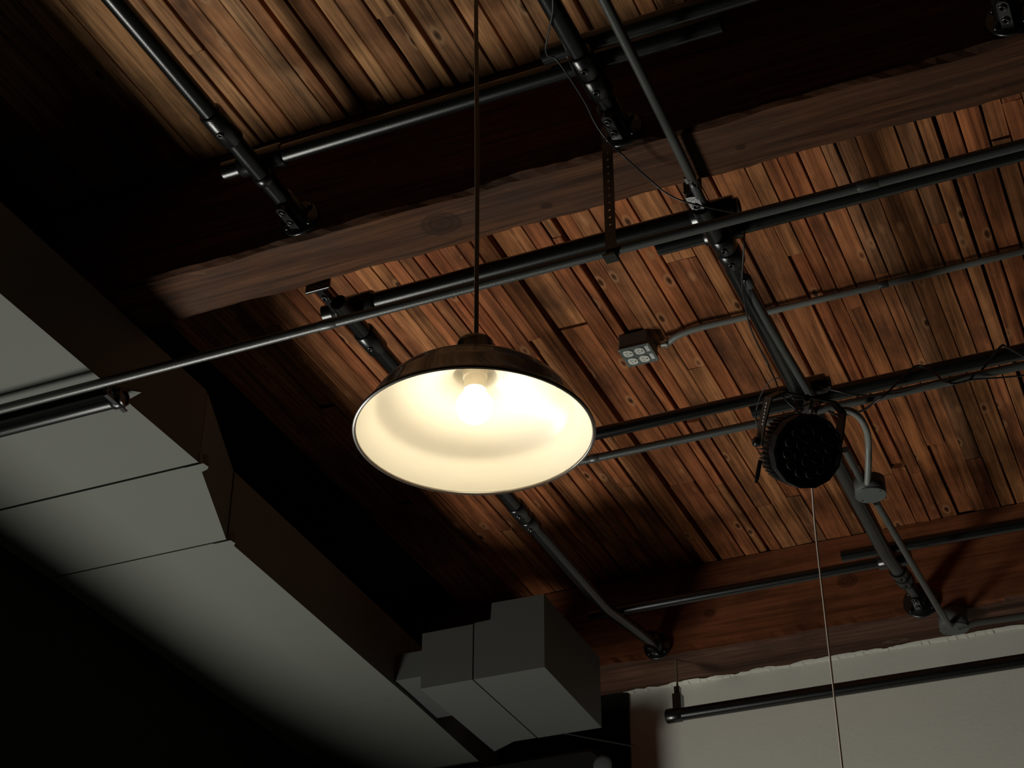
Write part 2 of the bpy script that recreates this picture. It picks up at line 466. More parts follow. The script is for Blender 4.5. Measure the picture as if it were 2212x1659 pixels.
# torn foil tape corners at the joints
for (y, xe, s) in ((3.321, -2.353, 1), (3.726, -2.513, 1)):
    m = MB().add([(xe - 0.05, y + 0.004, DZ - 0.002), (xe + 0.012, y + 0.002, DZ - 0.003), (xe + 0.016, y + 0.022, DZ - 0.004), (xe + 0.004, y + 0.035, DZ - 0.002),
                  (xe - 0.03, y + 0.045, DZ - 0.002)], [(0, 1, 2, 3, 4)])
    m.add([(xe + 0.012, y + 0.002, DZ - 0.003), (xe + 0.016, y + 0.022, DZ - 0.004), (xe + 0.014, y + 0.02, DZ + 0.03), (xe + 0.005, y, DZ + 0.03)], [(0, 1, 2, 3)])
    m.build('tape_corner', M_duct, duct)
m = MB().add([(-2.365, 2.905, DZ - 0.001), (-2.30, 2.965, DZ - 0.001), (-2.365, 2.985, DZ - 0.001), (-2.365, 2.905, DZ + 0.003), (-2.30, 2.965, DZ + 0.003), (-2.365, 2.985, DZ + 0.003)],
             [(0, 1, 2), (3, 5, 4), (0, 1, 4, 3), (1, 2, 5, 4), (2, 0, 3, 5)])
m.build('hanger_tab', M_duct, duct)

# branch duct box near the far wall
br = thing('branch_duct', 'short boxy grey duct ending in mid air beside the long duct', 'air duct', (-2.17, 5.04, 2.30))
m = MB(); bx0, bx1, bx2 = -2.392, -2.201, -1.946
ya, yb = 4.768, 5.315
m.add([(bx0, ya, 2.30), (bx1 - 0.003, ya, 2.30), (bx1 - 0.003, yb, 2.30), (-2.29, yb, 2.30), (bx0, yb + 0.06, 2.30),
       (bx0, ya, 2.50), (bx1 - 0.003, ya, 2.50), (bx1 - 0.003, yb, 2.50), (-2.29, yb, 2.50), (bx0, yb + 0.06, 2.50)],
      [(0,1,2,3,4), (5,6,7,8,9), (0,1,6,5), (1,2,7,6), (2,3,8,7), (3,4,9,8), (4,0,5,9)])
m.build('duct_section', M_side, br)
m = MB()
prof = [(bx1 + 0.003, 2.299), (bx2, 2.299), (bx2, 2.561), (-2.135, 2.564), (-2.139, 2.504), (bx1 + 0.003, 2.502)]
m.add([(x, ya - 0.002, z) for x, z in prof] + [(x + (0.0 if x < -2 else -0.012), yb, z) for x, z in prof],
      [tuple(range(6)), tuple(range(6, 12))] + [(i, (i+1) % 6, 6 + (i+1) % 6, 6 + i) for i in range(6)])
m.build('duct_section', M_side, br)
MB().box((bx1 - 0.004, ya + 0.008, 2.308), (bx1 + 0.004, yb - 0.01, 2.49)).build('seam_joint', M_seam, br)
MB().box((-2.55, 4.85, 2.385), (bx0, 5.2, 2.48)).build('duct_collar', M_side, br)

# ---------------------------------------------------------------- pipes with their fittings
def ring_screw(c, d, parent, r=0.0085, mat=None):
    """set screw: a raised ring with a dark socket, axis d"""
    M = frame(c, d, (1, 0, 0) if abs(Vector(d).x) < 0.8 else (0, 1, 0))
    MB().lathe([(r, -0.004), (r, 0.003), (r * 0.82, 0.0045), (r * 0.55, 0.004), (r * 0.5, 0.0), (0.0001, 0.0)], 18, M).build('set_screw', mat or M_fit, parent)

DOWN = Vector((0, -0.35, -1)).normalized()
def pipe(name, a, b, r, label, group=None, mat=None, hollow=0.82, cat='pipe', n=24, via=()):
    a = Vector(a); b = Vector(b)
    t = thing(name, label, cat, (a + b) / 2, group)
    MB().tube([a, *via, b], r, n, hollow=hollow).build('tube', mat or M_pipe, t)
    return t
def collar(t, a, b, r, screw=True, down=DOWN):
    a = Vector(a); b = Vector(b); L = (b - a)
    k = min(0.004, L.length * 0.2) / L.length
    c = MB().tube([a, a + L * k, b - L * k, b], [r - 0.003, r, r, r - 0.003], 24).build('collar', M_fit, t)
    if screw:
        mid = (a + b) / 2
        ax = L.normalized(); d = (down - ax * down.dot(ax)).normalized()
        ring_screw(mid + d * (r - 0.001), d, c)
    return c
def flange(t, c, face, r=0.052, sleeve=0.09, pr=0.022, bolts=True, direction=-1):
    """round wall flange on a beam face at Y=face; the sleeve runs away from it"""
    c = Vector(c)
    M = frame((c.x, face, c.z), (0, direction, 0), (1, 0, 0))
    f = MB().lathe([(0.0001, 0), (r, 0), (r, 0.006), (r - 0.004, 0.009), (pr + 0.010, 0.010), (pr + 0.006, 0.016), (pr + 0.006, sleeve), (pr, sleeve)], 36, M).build('flange', M_fit, t)
    if bolts:
        for a in (40, 140, 220, 320):
            p = M @ Vector((math.cos(math.radians(a)) * (r - 0.012), math.sin(math.radians(a)) * (r - 0.012), 0.010))
            MB().lathe([(0.007, 0), (0.007, 0.004), (0.004, 0.006), (0.0001, 0.0065)], 12, frame(p, (0, direction, 0), (1, 0, 0))).build('bolt', M_fit, f)
    screw_bar((c.x - 0.006, face + direction * 0.012, c.z - pr - 0.012), (c.x - 0.006, face + direction * (sleeve + 0.005), c.z - pr - 0.012), f)
    return f
def screw_bar(a, b, parent, w=0.013, name='screw_bar'):
    """flat bar with rounded end and two set screws on its underside"""
    a = Vector(a); b = Vector(b); L = b - a; ax = L.normalized()
    nrm = Vector((-0.25, 0, -1)); nrm = (nrm - ax * nrm.dot(ax)).normalized(); sd = ax.cross(nrm)
    pts = [a + sd * w, a - sd * w] + [b - ax * w + (ax * math.sin(t) - sd * math.cos(t)) * w for t in [math.pi * k / 8 for k in range(9)]]
    n = len(pts)
    o = MB().add([p - nrm * 0.014 for p in pts] + [p + nrm * 0.002 for p in pts], [tuple(range(n)), tuple(range(n, 2*n))] + [(k, (k+1) % n, n + (k+1) % n, n + k) for k in range(n)]).build(name, M_fit, parent)
    for s in (0.30, 0.78):
        ring_screw(a + L * s + nrm * 0.002, nrm, o if parent.type == 'EMPTY' else parent, r=0.0095)
    return o

R = 0.0225
# left lengthwise pipes
t = pipe('pipe', (-1.815, 0.9, 2.70), (-1.815, 2.865, 2.70), R, 'black lengthwise pipe at upper left with a bright highlight, ending on the near beam', 'pipe grid')
collar(t, (-1.815, 2.44, 2.70), (-1.815, 2.545, 2.70), 0.029)
collar(t, (-1.815, 2.675, 2.70), (-1.815, 2.70, 2.70), 0.028, False)
flange(t, (-1.815, 0, 2.70), 2.868)
t = pipe('pipe', (-1.825, 3.095, 2.60), (-1.825, 5.57, 2.685), R, 'black lengthwise pipe passing behind the lamp shade into deep shadow', 'pipe grid', via=[(-1.825, 4.98, 2.60), (-1.825, 5.04, 2.605), (-1.825, 5.50, 2.682)])
collar(t, (-1.825, 3.235, 2.60), (-1.825, 3.32, 2.60), 0.029)
collar(t, (-1.825, 4.24, 2.60), (-1.825, 4.30, 2.60), 0.028)
collar(t, (-1.825, 4.33, 2.60), (-1.825, 4.39, 2.60), 0.028)
screw_bar((-1.868, 3.056, 2.632), (-1.832, 3.150, 2.582), t)
MB().bevbox((-1.90, 3.053, 2.622), (-1.83, 3.062, 2.66), 0.002).build('mounting_plate', M_fit, t)
flange(t, (-1.825, 0, 2.69), 5.575)
# middle lengthwise pipes
t = pipe('pipe', (-0.965, 0.9, 2.70), (-0.965, 2.865, 2.70), R, 'black lengthwise pipe at top centre wound with a thin cable', 'pipe grid')
collar(t, (-0.965, 2.595, 2.70), (-0.965, 2.665, 2.70), 0.030)
collar(t, (-0.965, 2.67, 2.70), (-0.965, 2.735, 2.70), 0.030)
flange(t, (-0.965, 0, 2.695), 2.868)
t = pipe('pipe', (-0.852, 3.095, 2.60), (-0.853, 5.57, 2.685), R + 0.001, 'thick black lengthwise pipe holding the stage light', 'pipe grid', via=[(-0.853, 4.98, 2.60), (-0.853, 5.04, 2.605), (-0.853, 5.50, 2.682)])
collar(t, (-0.843, 3.215, 2.60), (-0.843, 3.27, 2.60), 0.030)
collar(t, (-0.843, 3.275, 2.60), (-0.843, 3.33, 2.60), 0.031)
collar(t, (-0.846, 4.06, 2.60), (-0.846, 4.14, 2.60), 0.030)
collar(t, (-0.853, 5.19, 2.630), (-0.853, 5.25, 2.640), 0.030)
collar(t, (-0.853, 5.265, 2.643), (-0.853, 5.335, 2.654), 0.031)
screw_bar((-0.862, 3.056, 2.605), (-0.852, 3.150, 2.580), t, w=0.016)
MB().bevbox((-0.880, 3.053, 2.615), (-0.835, 3.059, 2.66), 0.002).build('mounting_plate', M_fit, t)
flange(t, (-0.850, 0, 2.685), 5.575, r=0.062, sleeve=0.10)
# right lengthwise pipe, only its foot in the corner
t = pipe('pipe', (-0.075, 0.9, 2.70), (-0.075, 2.865, 2.70), R, 'black lengthwise pipe in the top right corner meeting the beam', 'pipe grid')
flange(t, (-0.075, 0, 2.70), 2.868)

# cross pipes
t = pipe('pipe', (-1.925, 2.68, 2.746), (-0.66, 2.68, 2.746), R, 'upper cross pipe just in front of the near beam, bright along its left half', 'pipe grid')
collar(t, (-1.88, 2.68, 2.746), (-1.76, 2.68, 2.746), 0.029, False)
t = pipe('pipe', (-1.06, 2.622, 2.749), (1.1, 2.622, 2.749), R, 'upper cross pipe starting right of the cable wound pipe', 'pipe grid')
t = pipe('pipe', (-1.915, 3.18, 2.646), (-0.78, 3.18, 2.646), R - 0.001, 'cross pipe directly above the lamp, beyond the near beam', 'pipe grid')
collar(t, (-1.885, 3.18, 2.646), (-1.765, 3.18, 2.646), 0.030, False)
collar(t, (-0.90, 3.18, 2.646), (-0.79, 3.18, 2.646), 0.030, False)
t = pipe('pipe', (-1.016, 3.262, 2.648), (1.1, 3.245, 2.648), R - 0.001, 'long cross pipe at upper right running under the conduit', 'pipe grid')
collar(t, (-0.895, 3.262, 2.648), (-0.80, 3.262, 2.648), 0.028, False)
t = pipe('pipe', (-1.93, 4.022, 2.646), (-0.775, 4.022, 2.646), R - 0.004, 'cross pipe running from the lamp shade to the stage light', 'pipe grid')
collar(t, (-0.89, 4.022, 2.646), (-0.785, 4.022, 2.646), 0.028, False)
t = pipe('pipe', (-1.018, 4.082, 2.646), (1.1, 4.082, 2.646), R, 'cross pipe right of the stage light wrapped in loose cable', 'pipe grid')
t = pipe('pipe', (-1.93, 5.145, 2.646), (-0.80, 5.145, 2.646), R - 0.004, 'cross pipe in front of the far beam, left piece', 'pipe grid')
collar(t, (-0.905, 5.145, 2.646), (-0.795, 5.145, 2.646), 0.027, False)
t = pipe('pipe', (-1.005, 5.055, 2.646), (1.1, 5.09, 2.646), R - 0.003, 'cross pipe in front of the far beam, right piece', 'pipe grid')

# pipe carrying the duct
t = pipe('pipe', (-3.13, 2.934, 2.343), (-2.325, 2.934, 2.343), R, 'black pipe lying across the underside of the long grey duct', 'duct supports')
collar(t, (-2.36, 2.934, 2.343), (-2.33, 2.934, 2.343), 0.026, False)

# pipe on the far wall with its hanger
t = pipe('wall_pipe', (-1.812, 5.60, 2.424), (1.1, 5.60, 2.412), 0.0235, 'black pipe hung low in front of the pale far wall', 'pipe grid')
collar(t, (-1.812, 5.60, 2.424), (-1.752, 5.60, 2.424), 0.027, False)
for hx in (-1.765, 0.35):
    h = MB()
    h.box((hx - 0.016, 5.58, 2.43), (hx + 0.016, 5.62, 2.50)).box((hx - 0.010, 5.588, 2.50), (hx + 0.010, 5.612, 2.53))
    hh = h.build('hanger_clamp', M_fit, t)
    MB().tube([(hx, 5.60, 2.52), (hx, 5.60, BEAM_Z + 0.005)], 0.004, 10).build('threaded_rod', M_grime, hh)

# ---------------------------------------------------------------- conduits
def conduit(name, pts, r, label, mat=None, group='electrical conduits', n=16):
    a = Vector(pts[0])
    t = thing(name, label, 'conduit', a, group)
    MB().tube(pts, r, n).build('tube', mat or M_emt, t)
    return t
def coupling(t, c, ax, r, L=0.04):
    c = Vector(c); ax = Vector(ax).normalized()
    MB().tube([c - ax * L / 2, c - ax * L * 0.4, c + ax * L * 0.4, c + ax * L / 2], [r - 0.002, r, r, r - 0.002], 16).build('coupling', mat_c, t)
mat_c = M_emt
t = conduit('conduit', [(-3.13, 2.846, 2.334), (1.1, 2.846, 2.334)], 0.0118, 'thin conduit crossing the whole picture above the lamp shade')
for cx in (-1.70, -0.42): coupling(t, (cx, 2.846, 2.334), (1, 0, 0), 0.0128, 0.05)
t = conduit('conduit', spline([(-0.820, 0.9, 2.612), (-0.8298, 2.3917, 2.6120), (-0.8410, 2.9474, 2.6120), (-0.8444, 3.0255, 2.6110), (-0.8453, 3.1855, 2.6000), (-0.8347, 3.5785, 2.5850), (-0.8202, 3.9615, 2.5750)], 4), 0.0118, 'thin lengthwise conduit dropping from the top edge to the stage light')
coupling(t, (-0.8283, 3.3965, 2.5800), (0, 1, 0), 0.0128, 0.04)
M_ = MB().box((-0.868, 3.022, 2.634), (-0.846, 3.042, 2.642)).tube([(-0.857, 3.032, 2.636), (-0.857, 3.032, 2.629)], 0.006, 12); M_.build('strap_clip', M_emtgrey, t)
t = conduit('conduit', [(-1.93, 3.997, 2.55), (-1.02, 4.002, 2.55), (1.1, 3.996, 2.55)], 0.0118, 'thin conduit just below the cross pipe behind the lamp shade')
coupling(t, (-1.47, 3.999, 2.55), (1, 0, 0), 0.0128, 0.03)
t = conduit('conduit', spline([(-0.7422, 3.9441, 2.5000), (-0.7175, 3.9623, 2.5000), (-0.7030, 4.0067, 2.5000), (-0.7022, 4.0771, 2.5000), (-0.7149, 4.1513, 2.5000), (-0.7299, 4.1995, 2.4700), (-0.7513, 4.2632, 2.4400)], 5), 0.0095, 'short bent grey conduit curving down beside the stage light', M_emtgrey)
t = conduit('conduit', [(-0.7715, 4.1029, 2.4700), (-0.7655, 4.3045, 2.4500)], 0.0105, 'short straight conduit between the stage light and the round grey box')
t = conduit('conduit', [(-0.7620, 4.4288, 2.4700), (-0.760, 4.9, 2.5), (-0.752, 5.30, 2.51), (-0.7620, 5.5600, 2.5701)], 0.0105, 'lengthwise conduit running from the round grey box to the far beam')
t = conduit('conduit', [(-0.7404, 5.6000, 2.5765), (-0.6758, 5.6000, 2.5837), (-0.5163, 5.6000, 2.5798), (0.9, 5.60, 2.60)], 0.0115, 'conduit fixed along the underside of the far beam at lower right')

# conduit and outlet box on the planks
t = conduit('conduit', spline([(-1.262, 4.108, 2.968), (-1.225, 4.09, 2.972), (-1.15, 4.082, 2.976), (-1.0, 4.086, 2.978), (-0.5, 4.088, 2.978), (1.1, 4.085, 2.978)], 4), 0.0105,
            'grey conduit running right from the ceiling outlet box', M_emtgrey)
coupling(t, (-0.60, 4.088, 2.978), (1, 0, 0), 0.0118, 0.03)
t2 = MB().tube([(-1.285, 4.108, 2.968), (-1.262, 4.108, 2.968)], 0.0135, 12).tube([(-1.272, 4.108, 2.968), (-1.266, 4.108, 2.968)], 0.018, 8); t2.build('connector', M_screw, t)

ob = thing('outlet_box', 'square metal box with four power sockets on the plank ceiling', 'outlet box', (-1.359, 4.106, DECK_Z))
ZB = 2.947
MB().bevbox((-1.406, 4.058, ZB + 0.002), (-1.312, 4.154, DECK_Z + 0.002), 0.004).build('box_body', simple('box_body', (0.10, 0.085, 0.075), 0.6, var=0.2), ob)
cv = MB().bevbox((-1.4085, 4.0555, ZB - 0.002), (-1.3095, 4.1565, ZB + 0.002), 0.0008).build('cover_plate', M_steel, ob)
for (sx, sy) in ((-1.384, 4.083), (-1.347, 4.083), (-1.384, 4.127), (-1.347, 4.127)):
    M = Matrix.Translation((sx, sy, ZB - 0.002)) @ Matrix.Rotation(math.pi, 4, 'X')
    m = MB(); pr_ = []
    nseg = 28
    for k in range(nseg):
        a = 2 * math.pi * k / nseg
        xx = max(-0.0145, min(0.0145, math.cos(a) * 0.0172)); yy = max(-0.0165, min(0.0165, math.sin(a) * 0.0172))
        pr_.append((xx, yy))
    m.add([M @ Vector((a, b, 0)) for a, b in pr_] + [M @ Vector((a, b, 0.0025)) for a, b in pr_] + [M @ Vector((a * 0.92, b * 0.92, 0.0032)) for a, b in pr_],
          [(k, (k+1) % nseg, nseg + (k+1) % nseg, nseg + k) for k in range(nseg)] + [(nseg + k, nseg + (k+1) % nseg, 2*nseg + (k+1) % nseg, 2*nseg + k) for k in range(nseg)] + [tuple(range(2*nseg, 3*nseg))])
    s = m.build('receptacle', M_recept, ob)
    m = MB()
    m.box((sx - 0.007, sy - 0.0075, ZB - 0.0057), (sx + 0.001, sy - 0.0057, ZB - 0.005)).box((sx - 0.0065, sy + 0.0045, ZB - 0.0057), (sx + 0.000, sy + 0.0062, ZB - 0.005))
    m.tube([(sx + 0.0075, sy - 0.0005, ZB - 0.005), (sx + 0.0075, sy - 0.0005, ZB - 0.0058)], 0.0026, 10)
    m.build('slots', M_slot, s)
for (sx, sy) in ((-1.3655, 4.083), (-1.3655, 4.127), (-1.403, 4.062), (-1.315, 4.062), (-1.403, 4.150), (-1.315, 4.150)):
    MB().lathe([(0.0026, 0), (0.0024, 0.0012), (0.0001, 0.0016)], 10, Matrix.Translation((sx, sy, ZB - 0.002)) @ Matrix.Rotation(math.pi, 4, 'X')).build('cover_screw', M_screw, ob)
for sy in (4.081, 4.125):
    MB().box((-1.328, sy - 0.015, ZB - 0.0026), (-1.317, sy + 0.015, ZB - 0.002)).build('sticker', M_label, ob)

# round junction boxes
def round_box(c, label, r=0.044, h=0.05, mat=M_boxgrey):
    c = Vector(c)
    t = thing('junction_box', label, 'junction box', c, 'round junction boxes')
    MB().lathe([(0.0001, 0.0), (r, 0.0), (r, h), (0.0001, h)], 40, Matrix.Translation(c), True).build('box_body', mat, t)
    cv = MB().lathe([(0.0001, -0.003), (r - 0.001, -0.003), (r + 0.0005, -0.001), (r + 0.0005, 0.002), (0.0001, 0.002)], 40, Matrix.Translation(c), False).build('cover', mat, t)
    for a in (150, 330):
        p = c + Vector((math.cos(math.radians(a)) * r * 0.78, math.sin(math.radians(a)) * r * 0.78, -0.003))
        MB().lathe([(0.0035, 0.001), (0.0032, -0.001), (0.0001, -0.0014)], 10, Matrix.Translation(p)).build('cover_screw', M_slot, t)
    return t
round_box((-0.752, 4.300, 2.425), 'round grey junction box hanging beside the stage light')
round_box((-0.7533, 5.6000, 2.5754), 'round grey junction box at the lower edge of the far beam', r=0.05, h=0.062)

# perforated strap hanging from the near beam to the thin conduit
st = thing('hanger_strap', 'black perforated strap hanging from the near beam to the conduit', 'strap', (-0.995, 2.857, 2.64))
m = MB()
sx0, sx1 = -1.0085, -0.9835
zt, zb_ = 2.655, 2.318
nh = 16; hz = (zt - zb_) / nh; hr = 0.0035
yy0, yy1 = 2.850, 2.8535
for i in range(nh):
    z0 = zb_ + i * hz; z1 = z0 + hz; cz = (z0 + z1) / 2; cx = (sx0 + sx1) / 2
    K = 8
    hole = [(cx + hr * math.cos(2*math.pi*(k + 0.5)/K), cz + hr * math.sin(2*math.pi*(k + 0.5)/K)) for k in range(K)]
    outer = [(sx1, cz + hz*0.2), (cx + hz*0.3, z1), (cx - hz*0.3, z1), (sx0, cz + hz*0.2), (sx0, cz - hz*0.2), (cx - hz*0.3, z0), (cx + hz*0.3, z0), (sx1, cz - hz*0.2)]
    corners = [(sx1, z1), (sx0, z1), (sx0, z0), (sx1, z0)]
    for yy in (yy0, yy1):
        vs = [(a, yy, b) for a, b in hole] + [(a, yy, b) for a, b in outer] + [(a, yy, b) for a, b in corners]
        fs = [(k, (k+1) % K, K + (k+1) % K, K + k) for k in range(K)]
        fs += [(K + 0, K + 1, 2*K), (K + 2, K + 3, 2*K + 1), (K + 4, K + 5, 2*K + 2), (K + 6, K + 7, 2*K + 3)]
        m.add(vs, fs)
    m.add([(a, yy0, b) for a, b in hole] + [(a, yy1, b) for a, b in hole], [(k, (k+1) % K, K + (k+1) % K, K + k) for k in range(K)])
m.add([(sx0, yy0, zb_), (sx0, yy1, zb_), (sx0, yy1, zt), (sx0, yy0, zt), (sx1, yy0, zb_), (sx1, yy1, zb_), (sx1, yy1, zt), (sx1, yy0, zt)], [(0,1,2,3), (4,5,6,7)])
m.build('perforated_strip', M_pipe, st)
m = MB().box((sx0 - 0.002, 2.832, 2.314), (sx1 + 0.002, 2.862, 2.320)).box((sx0 - 0.002, 2.858, 2.316), (sx1 + 0.002, 2.861, 2.352)); m.build('conduit_clip', M_fit, st)

# clamp under the duct
t = thing('duct_hanger', 'small black hanger clamp at the right edge of the long duct', 'clamp', (-2.335, 2.90, 2.345))
m = MB().box((-2.345, 2.872, 2.318), (-2.333, 2.962, 2.323)).box((-2.345, 2.872, 2.318), (-2.333, 2.876, 2.368)).tube([(-2.339, 2.89, 2.32), (-2.339, 2.89, 2.366)], 0.004, 8)
m.build('bracket', M_fit, t)

# ---------------------------------------------------------------- pendant lamp
LC = Vector((-1.046, 2.256, 1.536))
lamp = thing('pendant_lamp', 'lit dome pendant lamp with bronze outside and cream inside', 'lamp', LC)
T = Matrix.Translation(LC)
inner = [(0.2035, 0.000), (0.196, 0.011), (0.184, 0.031), (0.1765, 0.0435), (0.1730, 0.0490), (0.1690, 0.0530), (0.1640, 0.0568), (0.1500, 0.0630), (0.1300, 0.0718), (0.1100, 0.0810), (0.0900, 0.0905), (0.0700, 0.1010), (0.0520, 0.1115), (0.0440, 0.1150), (0.0395, 0.117), (0.037, 0.122), (0.036, 0.142), (0.033, 0.146), (0.0001, 0.147)]
outer = [(0.2035, -0.0005), (0.2055, -0.001), (0.2070, 0.001), (0.2065, 0.0035), (0.2045, 0.0045), (0.1985, 0.0125), (0.1865, 0.0325), (0.1785, 0.047), (0.1740, 0.055), (0.1690, 0.060), (0.1620, 0.071), (0.1492, 0.084), (0.129, 0.0955), (0.105, 0.1045), (0.081, 0.1105), (0.061, 0.1145), (0.049, 0.1175), (0.041, 0.120), (0.0385, 0.124), (0.0375, 0.146)]
sh = MB().lathe(outer, 128, T).build('shade', M_shadeout, lamp)
MB().lathe(inner, 128, T).build('shade_lining', M_shadein, sh)
rimb = MB().lathe([(0.2030 + 0.0028 * math.cos(a), 0.0015 + 0.0028 * math.sin(a)) for a in [2 * math.pi * k / 10 for k in range(11)]], 128, T).build('rolled_rim', M_shadeout, sh)
capm = MB().lathe([(0.0378, 0.146), (0.0350, 0.149), (0.0335, 0.152), (0.0335, 0.181), (0.0315, 0.189), (0.025, 0.194), (0.012, 0.197), (0.0045, 0.198), (0.004, 0.203)], 48, T)
capm.build('cap', M_shadeout, lamp)
sk = MB().lathe([(0.0001, 0.147), (0.0215, 0.147), (0.0215, 0.115), (0.0205, 0.1135), (0.0185, 0.1135), (0.0001, 0.1135)], 40, T).build('socket', M_socket, lamp)
bl = MB()
prof = [(0.0188, 0.1145), (0.0188, 0.096), (0.0192, 0.090)]
bl.lathe(prof, 40, T)
bs = bl.build('bulb', M_socket, lamp)
gl = []
for k in range(21):
    a = math.radians(52 - k * (142 / 20))
    gl.append((max(0.0001, 0.0318 * math.cos(a)), 0.0575 + 0.0318 * math.sin(a)))
gl = [(0.0190, 0.090)] + gl
MB().lathe(gl, 40, T).build('bulb_globe', M_bulb, bs)
cdm = MB().tube(spline([LC + Vector((0, 0, 0.198)), LC + Vector((-0.004, 0, 0.6)), LC + Vector((-0.012, 0, 1.0)), LC + Vector((-0.02, 0, DECK_Z - LC.z))], 6), 0.0033, 10)
cdm.tube(spline([LC + Vector((0.0032, 0, 0.198)), LC + Vector((-0.0008, 0.001, 0.6)), LC + Vector((-0.0088, 0.001, 1.0)), LC + Vector((-0.0168, 0, DECK_Z - LC.z))], 6), 0.0022, 10)
cdm.build('lamp_cord', M_lampcord, lamp)

# ---------------------------------------------------------------- stage light
PC = Vector((-0.806, 3.775, 2.290))
vdir = (-PC).normalized()
ndir = (vdir + rgt * 0.46 + Vector((0, 0, -0.10))).normalized()
PM = frame(PC, ndir, rgt)
par = thing('stage_light', 'round black stage light with a face of many small lenses', 'stage light', PC)
Rp = 0.097
m = MB().lathe([(0.0001, -0.004), (Rp * 0.90, -0.004), (Rp * 0.93, 0.004), (Rp, 0.004), (Rp, -0.028), (Rp * 0.97, -0.034), (Rp * 0.90, -0.040)], 14, PM, False)
m.build('housing', M_par, par)
MB().lathe([(Rp * 0.88, -0.036), (Rp * 0.80, -0.11), (Rp * 0.55, -0.125), (0.0001, -0.125)], 28, PM).build('rear_body', M_par, par)
m = MB()
for k in range(44):
    a = 2 * math.pi * k / 44
    ca, sa = math.cos(a), math.sin(a)
    tx, ty = -sa * 0.0012, ca * 0.0012
    v = []
    for (rr, zz) in ((Rp * 0.78, -0.040), (Rp * 1.0, -0.040), (Rp * 0.93, -0.112), (Rp * 0.72, -0.112)):
        v += [PM @ Vector((ca * rr + tx, sa * rr + ty, zz)), PM @ Vector((ca * rr - tx, sa * rr - ty, zz))]
    m.add(v, [(0, 2, 4, 6), (1, 3, 5, 7), (0, 1, 3, 2), (2, 3, 5, 4), (4, 5, 7, 6)])
hs = m.build('heat_sink', simple('fin', (0.045, 0.045, 0.045), 0.35, spec=0.7), par); hs['kind'] = 'stuff'
lens_xy = [(0, 0)] + [(0.029 * math.cos(math.radians(a)), 0.029 * math.sin(math.radians(a))) for a in range(20, 380, 60)] + \
          [(0.058 * math.cos(math.radians(a)), 0.058 * math.sin(math.radians(a))) for a in range(5, 365, 30)]
for (lx, ly) in lens_xy:
    M = PM @ Matrix.Translation((lx, ly, -0.004))
    MB().lathe([(0.0125, 0), (0.0125, 0.009), (0.0112, 0.0105), (0.0098, 0.004), (0.005, 0.007), (0.0001, 0.008)], 20, M).build('lens', M_lens, par)
# yoke: a U of flat bar around the housing
UP = (Vector((0, 0, 1)) - ndir * ndir.z).normalized()
SX = UP.cross(ndir).normalized()
yk = MB()
path = [(-0.107, -0.008), (-0.109, 0.05), (-0.104, 0.115), (-0.07, 0.137), (0.07, 0.137), (0.104, 0.115), (0.109, 0.05), (0.107, -0.008)]
hw = 0.021; th = 0.004; zc = -0.062
vs = []
for (a, b) in path:
    for (dn, dt) in ((-hw, 0), (hw, 0), (hw, th), (-hw, th)):
        s = 1 + (dt / 0.1)
        vs.append(PC + SX * (a * s) + UP * (b * s) + ndir * (zc + dn))
fs = []
for i in range(len(path) - 1):
    for k in range(4):
        fs.append((i*4 + k, i*4 + (k+1) % 4, (i+1)*4 + (k+1) % 4, (i+1)*4 + k))
fs += [(0, 1, 2, 3), tuple(range(len(path)*4 - 4, len(path)*4))]
yo = yk.add(vs, fs).build('yoke', simple('yoke_brown', (0.03, 0.026, 0.022), 0.45, spec=0.6), par)
for s in (-1, 1):
    MB().lathe([(0.013, 0), (0.013, 0.014), (0.009, 0.018), (0.0001, 0.018)], 12, frame(PC + SX * (s * 0.109) + ndir * zc, SX * s, UP)).build('tilt_knob', M_fit, yo)
m = MB()
for k in range(7):
    a = PC - SX * 0.1135 + UP * (0.045 + k * 0.009) + ndir * (zc + 0.004)
    m.add([a, a + UP * 0.005, a + UP * 0.005 + ndir * 0.005, a + ndir * 0.005], [(0, 1, 2, 3)])
m.build('worn_print', M_label, yo)
# power plug handle sticking down at the left
MB().tube([PC - SX * 0.103 - UP * 0.045 + ndir * -0.05, PC - SX * 0.105 - UP * 0.085 + ndir * -0.045, PC - SX * 0.105 - UP * 0.105 + ndir * -0.045], [0.0055, 0.006, 0.004], 12).build('cable_plug', M_fit, par)
# hook clamp up to the pipe
top = PC + UP * 0.137 + ndir * zc
m = MB().tube([top, Vector((-0.846, 4.0, 2.555))], 0.009, 12)
m.tube([Vector((-0.846, 3.955, 2.60)), Vector((-0.846, 4.045, 2.60))], 0.031, 20)
m.box((-0.872, 3.965, 2.535), (-0.820, 4.035, 2.572))
hc = m.build('hook_clamp', M_fit, par)
for (a, b) in ((-0.012, 0.0), (0.018, 0.012)):
    MB().tube([(-0.846 + a, 3.97 + b, 2.540), (-0.846 + a, 3.97 + b, 2.520)], 0.006, 8).build('clamp_bolt', M_screw, hc)

